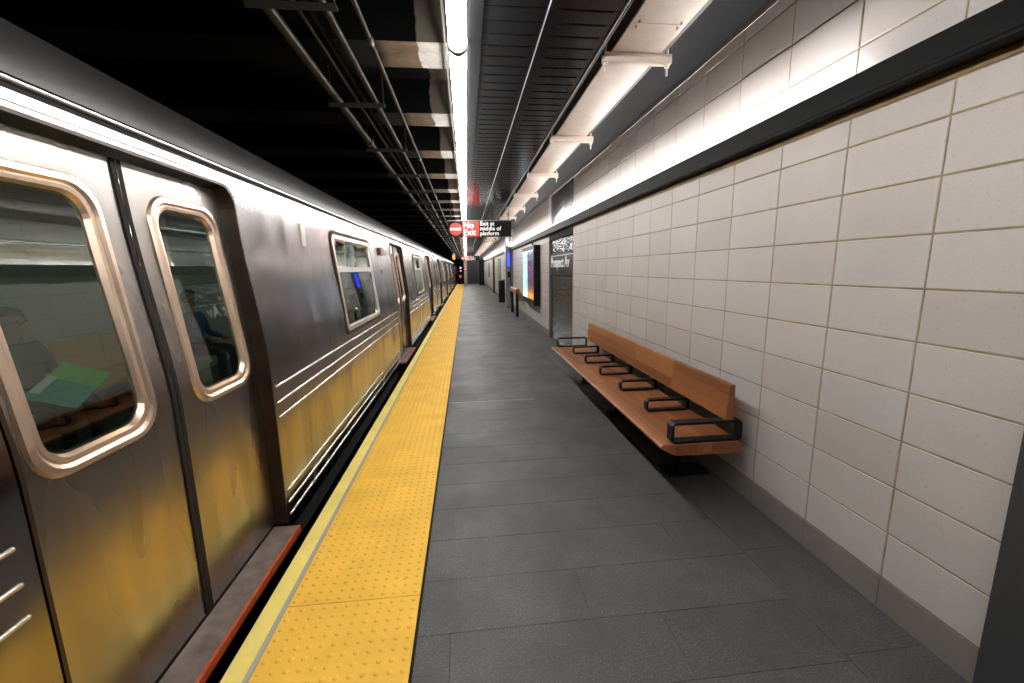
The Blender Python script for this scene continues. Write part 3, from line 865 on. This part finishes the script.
def arm(y, x0, x1, h, wd):
    bm = bmesh.new(); t = .016; z0 = SEAT; z1 = SEAT+h; r = .02
    # rectangular loop of flat bar with rounded outer corners
    out = [(x1-r, z1), (x1, z1-r), (x1, z0+r), (x1-r, z0), (x0+r, z0), (x0, z0+r), (x0, z1-r), (x0+r, z1)]
    q = r-t if r > t else .002
    inn = [(x1-t-.003, z1-t), (x1-t, z1-t-.003), (x1-t, z0+t+.003), (x1-t-.003, z0+t), (x0+t+.003, z0+t), (x0+t, z0+t+.003), (x0+t, z1-t-.003), (x0+t+.003, z1-t)]
    R4 = []
    for yy, lp in ((y, out), (y+wd, out), (y+wd, inn), (y, inn)): R4.append([bm.verts.new((px, yy, pz)) for px, pz in lp])
    for a, b in zip(R4, R4[1:]+R4[:1]):
        for i in range(8): j = (i+1) % 8; bm.faces.new((a[i], a[j], b[j], b[i]))
    bmesh.ops.recalc_face_normals(bm, faces=bm.faces[:]); return bm
ays = [2.345, 2.935, 3.49, 4.06, 4.60, 5.16]
for i, y in enumerate(ays):
    bobj('armrest', arm(y, 1.235 if i == 0 else 1.33, 1.70 if i == 0 else 1.66, .136 if i == 0 else .097, .066 if i == 0 else .046), m_blackmetal)
bobj('armrest', arm(5.66, 1.225, 1.66, .13, .055), m_blackmetal)
for y in (2.98, 3.53, 4.10, 4.64, 5.20):
    bobj('back_bracket', bev(boxes([(1.652, 1.68, y-.03, y+.03, SEAT+.001, SEAT+.30)]), .002), m_blackmetal)
for y in (2.52, 3.3, 4.05, 4.8, 5.5):
    bobj('bracket', bev(boxes([(1.30, 1.775, y-.03, y+.03, SEAT-.125, SEAT-.078)]), .003), m_blackmetal)
for y in (2.80, 4.05, 5.3):
    b = T([(1.52, y, .008), (1.52, y, SEAT-.078)], .03, 12); box(b, 1.42, 1.74, y-.09, y+.09, 0, .01)
    bobj('leg', b, m_blackmetal)
# ------------------------------------------------------------------ station name on the niche
sb = tag(obj('station_name_sign', B(nx-.006, nx+.0045, NY0+.01, NY1-.01, 1.372, 1.79), m_signblack), 'black enamel station name band reading Prospect Av in the charcoal tiled recess', 'sign')
sb2 = obj('border_line', B(nx-.0075, nx-.006, NY0+.02, NY1-.02, 1.745, 1.755), m_letter, sb)
me = text_mesh('Prospect Av', .27, bold=.006, ext=.003)
xs = [v.co.x for v in me.vertices]; wv = max(xs)-min(xs); sc = 1.62/wv
me.materials.clear(); me.materials.append(m_letter)
o = inst('lettering', me, (nx-.009, NY1-.03, 1.53), sb, (PI/2, 0, -PI/2)); o.scale = (sc, 1.05, 1)

# ------------------------------------------------------------------ hanging signs
def hang_sign(xc, y, z0, lab, w_=1.24, h_=.30):
    t = thing('hanging_sign', (xc, y, z0), lab, 'sign')
    x0 = -w_/2
    obj('panel', bev(B(x0, -x0, -.02, .02, 0, h_), .003), m_signblack, t)
    obj('top_rail', boxes([(x0-.004, -x0+.004, -.028, .028, h_, h_+.018)]), m_housing, t)
    obj('red_field', B(x0+.285, x0+.605, -.023, -.0205, .006, h_-.008), m_signred, t)
    bm = bmesh.new(); s = 32
    c = (x0+.15, h_/2-.002); a = [bm.verts.new((c[0]+.122*math.cos(2*PI*i/s), -.0245, c[1]+.122*math.sin(2*PI*i/s))) for i in range(s)]
    b = [bm.verts.new((v.co.x, -.0205, v.co.z)) for v in a]
    bm.faces.new(a)
    for i in range(s): bm.faces.new((a[i], b[i], b[(i+1) % s], a[(i+1) % s]))
    obj('red_disc', bm, m_signred, t)
    obj('white_bar', B(c[0]-.1, c[0]+.1, -.027, -.0246, c[1]-.02, c[1]+.02), m_signwhite, t)
    text_obj('lettering', 'No', .158, m_signwhite, t, (x0+.296, -.0255, .170), (PI/2, 0, 0), bold=.0026, ext=.0015)
    text_obj('lettering', 'Exit', .158, m_signwhite, t, (x0+.296, -.0255, .034), (PI/2, 0, 0), bold=.0026, ext=.0015)
    for q_, ln_ in enumerate(('Exit at', 'middle of', 'platform')):
        text_obj('lettering', ln_, .108, m_signwhite, t, (x0+.622, -.0235, .215-.093*q_), (PI/2, 0, 0), bold=.0012, ext=.0015)
    bm = bmesh.new()
    for x in (x0+.06, -x0-.06): tube(bm, [(x, 0, h_+.016), (x, 0, 2.60-z0 if x > .2-xc else 2.80-z0)], .009, 8)
    obj('hanger_rod', bm, m_blackmetal, t)
    return t
hang_sign(.295, 8.5, 2.135, 'nearer hanging black sign with a red disc reading No Exit, Exit at middle of platform')
hang_sign(.30, 30.0, 2.115, 'small farther hanging no exit sign, in front of the dark end wall')

# ------------------------------------------------------------------ double screen kiosk
kz0, kz1 = .60, 2.06
kk_ = thing('display_kiosk', (1.70, 11.1, kz0), 'wall mounted black double display with a lit map and an advert screen', 'screen')
obj('casing', bev(boxes([(-.085, .072, -1.02, 1.06, 0, kz1-kz0)]), .006), m_blackmetal, kk_)
obj('map_screen', boxes([(-.0875, -.0855, .05, .98, .14, kz1-kz0-.10)]), m_map, kk_)
obj('advert_screen', boxes([(-.0875, -.0855, -.94, .0, .14, kz1-kz0-.10)]), m_adscreen, kk_)
b = T([(.03, -.1, kz1-kz0), (.03, -.1, kz1-kz0+.06), (.03, .0, kz1-kz0+.10), (.045, .03, kz1-kz0+.10)], .02, 8)
obj('cable', b, m_blackmetal, kk_)

# ------------------------------------------------------------------ leaning bench, bin
ln = thing('leaning_rail', (1.57, 13.9, 0), 'short standing-height wooden leaning rail on two black posts before the display kiosk', 'bench')
obj('lean_board', bev(prism([(-.065, .75), (.04, .735), (.06, .76), (.055, .87), (-.02, .90), (-.05, .87)], -.95, .95), .006, 2), m_wood, ln)
for y in (-.72, .72):
    obj('post', bev(boxes([(-.04, .04, y-.05, y+.05, 0, .76)]), .006), m_blackmetal, ln)
bn = thing('trash_bin', (1.60, 19.2, 0), 'tall black trash bin with a tan rim beside the grey column by the wall', 'bin')
b = bmesh.new()
bmesh.ops.create_cone(b, cap_ends=True, segments=24, radius1=.155, radius2=.165, depth=.98, matrix=Matrix.Translation((0, 0, .49)))
obj('bin_body', b, m_blackmetal, bn)
b = bmesh.new()
bmesh.ops.create_cone(b, cap_ends=True, segments=24, radius1=.17, radius2=.17, depth=.05, matrix=Matrix.Translation((0, 0, 1.005)))
obj('bin_rim', b, m_binrim, bn)

# ------------------------------------------------------------------ grey column with the blue help panel
gc = tag(struct(obj('trim_2', bev(boxes([(1.50, WX+.004, 16.1, 16.6, 0, 3.0)]), .01), m_greycol)), 'grey painted steel column standing out from the tiled wall', 'column')
del gc['category']; 
hp = thing('help_panel', (1.60, 16.09, 1.60), 'vertical blue lit help panel on the near face of the grey column', 'panel')
obj('lit_panel', boxes([(-.045, .075, -.022, -.018, 0, .50)]), m_blue, hp)
obj('frame', boxes([(-.055, .085, -.018, .008, -.01, .51)]), m_blackmetal, hp)
obj('call_box', bev(boxes([(-.04, .06, -.05, .008, -.42, -.2)]), .004), m_blackmetal, hp)
obj('conduit_drop', T([(.068, -.03, -1.2), (.068, -.03, 1.3)], .012, 8), m_blackmetal, hp)
def pilaster(y, x, mat, lab, z1=2.2):
    return tag(obj('wall_post', bev(B(x, WX+.0045, y, y+.25, 0, z1), .006), mat), lab, 'post')
pilaster(26.5, 1.66, plain('dark_brown_post', (.035, .025, .022), .4), 'slim dark post on the tiled wall between the green and purple posters')
def poster(y, z0, z1, mat, lab, wd=.9):
    t = thing('wall_poster', (WX-.012, y, z0), lab, 'poster')
    obj('poster_frame', boxes([(-.012, .012, -wd/2, wd/2, 0, z1-z0)]), m_blackmetal, t)
    obj('poster_sheet', boxes([(-.015, -.0122, -wd/2+.04, wd/2-.04, .04, z1-z0-.04)]), mat, t)
poster(22.8, 1.0, 2.03, m_green, 'green framed poster on the tiled wall above the trash bin', 1.7)
poster(33, .9, 1.98, m_purple, 'purple framed poster on the tiled wall near the far end', 1.5)

# ================================================================== far end of the platform
struct(obj('wall_end', boxes([(-.0, 2.1, 44.5, 44.8, -.35, 3.2)]), m_endwall))
d2 = struct(obj('door_2', boxes([(.45, 1.35, 44.45, 44.499, 0.0, 2.1)]), plain('dark_steel_door', (.022, .024, .028), .4)))
obj('door_handle', boxes([(1.22, 1.27, 44.40, 44.45, .98, 1.03)]), m_trim_steel, d2)
obj('door_plate', boxes([(.82, .98, 44.44, 44.45, 1.6, 1.66)]), m_signblack, d2)
cl = thing('tiled_column', (-.06, 44.2, 0), 'white tiled column at the far end between the yellow strip and the grey end wall', 'column')
obj('column_core', boxes([(-.155, .155, -.155, .155, 0, 3.0)]), m_grout, cl)
cb = bmesh.new()
for i in range(14):
    for sx in (-.155, .003):
        box(cb, sx+.002, sx+.150, -.163, -.1555, i*.21+.003, i*.21+.207)
stuff(obj('column_tile', cb, m_tile, cl))
rs = tag(obj('column_sign', B(-.20, .04, 44.01, 44.03, 1.35, 1.70), m_signred), 'small red square sign on the white tiled column', 'sign')
obj('white_mark', boxes([(-.16, .0, 44.005, 44.0099, 1.48, 1.58)]), m_signwhite, rs)
tag(obj('dark_pier', bev(B(1.22, 1.68, 40.0, 40.8, 0, 2.45), .01), m_black), 'black boxed pier against the wall just before the grey end wall', 'column')
tag(obj('tunnel_sign', bev(B(-.80, -.46, 46.5, 46.53, .55, .95), .004), m_signred), 'red square sign past the end of the platform beyond the tunnel mouth', 'sign')
obj('white_mark', boxes([(-.73, -.53, 46.49, 46.4999, .68, .80)]), m_signwhite, bpy.data.objects['tunnel_sign'])
obj('sign_post', B(-.66, -.60, 46.53, 46.58, -1.35, .95), m_blackmetal, bpy.data.objects['tunnel_sign'])
lt = thing('amber_lantern', (-.66, 24, 2.05), 'small amber lantern hanging from the conduits near the far end of the train', 'lamp')
obj('lens', bev(B(-.08, .08, -.08, .08, 0, .24), .02), m_lantern, lt)
obj('cap', bev(B(-.06, .06, -.06, .06, .24, .34), .01), m_housing, lt)
obj('stem', T([(0, 0, .33), (0, 0, .62)], .01, 8), m_blackmetal, lt)

glow_src = thing('added_glow_source', (-.58, 46.2, -1.35), 'added blue and red glow source past the end of the platform, tinting the far cars', 'glow')  # added glow source, put in to tint the far cars blue and red
obj('glow_post', boxes([(-.03, .03, -.03, .03, 0, 3.2)]), m_blackmetal, glow_src)
obj('blue_glow', bev(B(-.07, .07, -.09, -.031, 2.95, 3.09), .01), plain('added_blue_glow', (.01, .02, .3), .3, emit=(.12, .15, 1), es=3), glow_src)
obj('red_glow', bev(B(-.07, .07, -.09, -.031, 2.62, 2.76), .01), plain('added_red_glow', (.3, .01, .02), .3, emit=(1, .03, .05), es=3), glow_src)
# ================================================================== PASSENGERS (seated in the first car)
def apply_mods(o):
    dg = bpy.context.evaluated_depsgraph_get(); dg.update()
    me = bpy.data.meshes.new_from_object(o.evaluated_get(dg)); return me
def skin(pts, edges, radii, root=0, sub=1):
    me = bpy.data.meshes.new('s'); me.from_pydata([tuple(p) for p in pts], edges, [])
    o = bpy.data.objects.new('s', me); COL.objects.link(o)
    md = o.modifiers.new('Skin', 'SKIN'); md.use_smooth_shade = True
    if not me.skin_vertices: raise RuntimeError('no skin layer')
    for i, r in enumerate(radii):
        sv = me.skin_vertices[0].data[i]; sv.radius = r if isinstance(r, tuple) else (r, r)
        sv.use_root = (i == root)
    sb_ = o.modifiers.new('Sub', 'SUBSURF'); sb_.levels = sub; sb_.render_levels = sub
    res = apply_mods(o); bpy.data.objects.remove(o); return res
def person(loc, face, label, top, hair, pants, hands_out=.30, hands_z=.62, head_dn=.03, lean=.0, group=None):
    """seated figure; local frame: +x forward, y sideways, z up; seat surface at z=.47"""
    t = thing('person', loc, label, 'person'); t.rotation_euler = (0, 0, face)
    P = []; R = []; E = []; K = []
    def v(p, r, k, par=None):
        P.append(p); R.append(r); K.append(k)
        if par is not None: E.append((par, len(P)-1))
        return len(P)-1
    pel = v((.0, 0, .56), (.15, .115), 2)
    sp = v((.02+lean*.4, 0, .74), (.135, .10), 1, pel)
    chs = v((.03+lean*.8, 0, .92), (.155, .105), 1, sp)
    nk0 = v((.02+lean, 0, 1.035), (.085, .07), 1, chs)
    nk = v((.025+lean, 0, 1.09), (.052, .052), 0, nk0)
    hd0 = v((.045+lean, 0, 1.145), (.062, .068), 0, nk)
    hd1 = v((.050+lean, 0, 1.215), (.074, .088), 0, hd0)
    hd2 = v((.040+lean, 0, 1.275), (.062, .072), 0, hd1)
    for s_ in (-1, 1):
        sh = v((.02+lean*.9, s_*.155, .985), (.062, .062), 1, chs)
        el = v((.06+lean, s_*.225, .735), (.046, .046), 1, sh)
        wr = v((hands_out, s_*.12, hands_z), (.030, .030), 1, el)
        pm = v((hands_out+.055, s_*.095, hands_z+.005), (.036, .018), 0, wr)
        for q in range(4):
            a = v((hands_out+.105, s_*(.095+(.028-.019*q)), hands_z+.008), .0095, 0, pm)
            b_ = v((hands_out+.135+[.0, .008, .006, -.006][q], s_*(.093+(.026-.018*q)), hands_z-.012), .008, 0, a)
        th = v((hands_out+.075, s_*.05, hands_z+.022), .0105, 0, pm)
        hp_ = v((.06, s_*.10, .545), (.092, .085), 2, pel)
        kn = v((.47, s_*.115, .53), (.066, .066), 2, hp_)
        an = v((.46, s_*.115, .13), (.043, .043), 2, kn)
        ft = v((.50, s_*.12, .075), (.042, .036), 3, an)
        v((.62, s_*.125, .062), (.040, .026), 3, ft)
    me = skin(P, E, R, 0, 1)
    pv = [Vector(p) for p in P]
    segs = [(pv[a], pv[b], K[b] if K[a] != 0 else K[b]) for a, b in E]
    mats = [m_skin, top, pants, m_shoe]
    for m in mats: me.materials.append(m)
    for p in me.polygons:
        c = p.center; best = None
        for a, b_, kk2 in segs:
            ab = b_-a; tt = max(0, min(1, (c-a).dot(ab)/max(ab.length_squared, 1e-9)))
            dd = (c-(a+ab*tt)).length
            if best is None or dd < best[0]: best = (dd, kk2)
        p.material_index = best[1]; p.use_smooth = True
    body = inst('body', me, (0, 0, 0), t)
    # hair: cap over the skull
    hb = bmesh.new()
    bmesh.ops.create_uvsphere(hb, u_segments=20, v_segments=14, radius=1)
    for q in hb.verts:
        x, y_, z = q.co; q.co = (.03+lean+x*.098, y_*.092, 1.245+z*.098)
    bmesh.ops.delete(hb, geom=[q for q in hb.verts if q.co.x > .075+lean and q.co.z < 1.285 or q.co.z < 1.165], context='VERTS')
    obj('hair', hb, hair, t, smooth=True)
    fb = bmesh.new()
    for s_ in (-1, 1):
        bmesh.ops.create_uvsphere(fb, u_segments=8, v_segments=6, radius=.011, matrix=Matrix.Translation((.128+lean, s_*.032, 1.222)))
    obj('eyes', fb, m_shoe, t, smooth=True)
    fb = bmesh.new()
    bmesh.ops.create_cone(fb, cap_ends=True, segments=8, radius1=.016, radius2=.006, depth=.045, matrix=Matrix.Translation((.142+lean, 0, 1.20)))
    for s_ in (-1, 1): bmesh.ops.create_uvsphere(fb, u_segments=8, v_segments=6, radius=.022, matrix=Matrix.Translation((.04+lean, s_*.084, 1.20)) @ Matrix.Diagonal((.6, .4, 1.1, 1)))
    box(fb, .118+lean, .136+lean, -.022, .022, 1.163, 1.171)
    obj('face', fb, m_skin, t, smooth=True)
    return t
person((-3.72, 3.80, -.07), -.12, 'passenger in grey-green clothes seated behind the nearest door window, holding a teal and green folder', m_cloth_grey, m_hair, m_cloth_black, hands_out=.44, hands_z=.70)
person((-3.72, 6.05, -.04), -.15, 'passenger in a blue jacket seated behind the second door window', m_cloth_blue, m_hair, m_cloth_black, hands_out=.36, hands_z=.68)
person((-1.62, 6.02, -.06), PI/2+.1, 'brown-haired passenger with a phone seated behind the large side window', m_cloth_grey, m_hairbrown, m_cloth_black, hands_out=.34, hands_z=.93)
ts = tag(obj('car_seat', seat_bm(-0.0, 1, -.25, .5), m_seat), 'single yellow seat under the brown-haired passenger by the large side window', 'seat')
ts.location = (-1.62, 5.76, 0); ts.rotation_euler = (0, 0, PI/2)
# folder: two leaning cards
fo = thing('folder', (-3.20, 3.66, .66), 'open teal and lime green card folder on the seated passenger\'s lap', 'folder'); fo.rotation_euler = (.35, .40, .35)
obj('teal_cover', boxes([(-.16, .16, -.30, .0, -.004, .0)]), m_teal, fo)
obj('lime_cover', boxes([(-.16, .16, .0, .22, -.004, .001)]), m_lime, fo)
obj('paper', boxes([(-.155, -.10, -.22, .02, .0012, .003)]), m_paper, fo)
ph = thing('phone', (-1.66, 6.46, .88), 'pale blue lit phone held by the brown-haired passenger', 'phone'); ph.rotation_euler = (.6, 0, .2)
obj('phone_body', bev(boxes([(-.037, .037, -.005, .005, -.02, .13)]), .003), m_blackmetal, ph)
obj('phone_screen', boxes([(-.033, .033, -.007, -.0052, -.012, .124)]), plain('lit_phone_screen', (.1, .2, .3), .3, emit=(.45, .75, 1), es=1.2), ph)
print('tiles', nt)
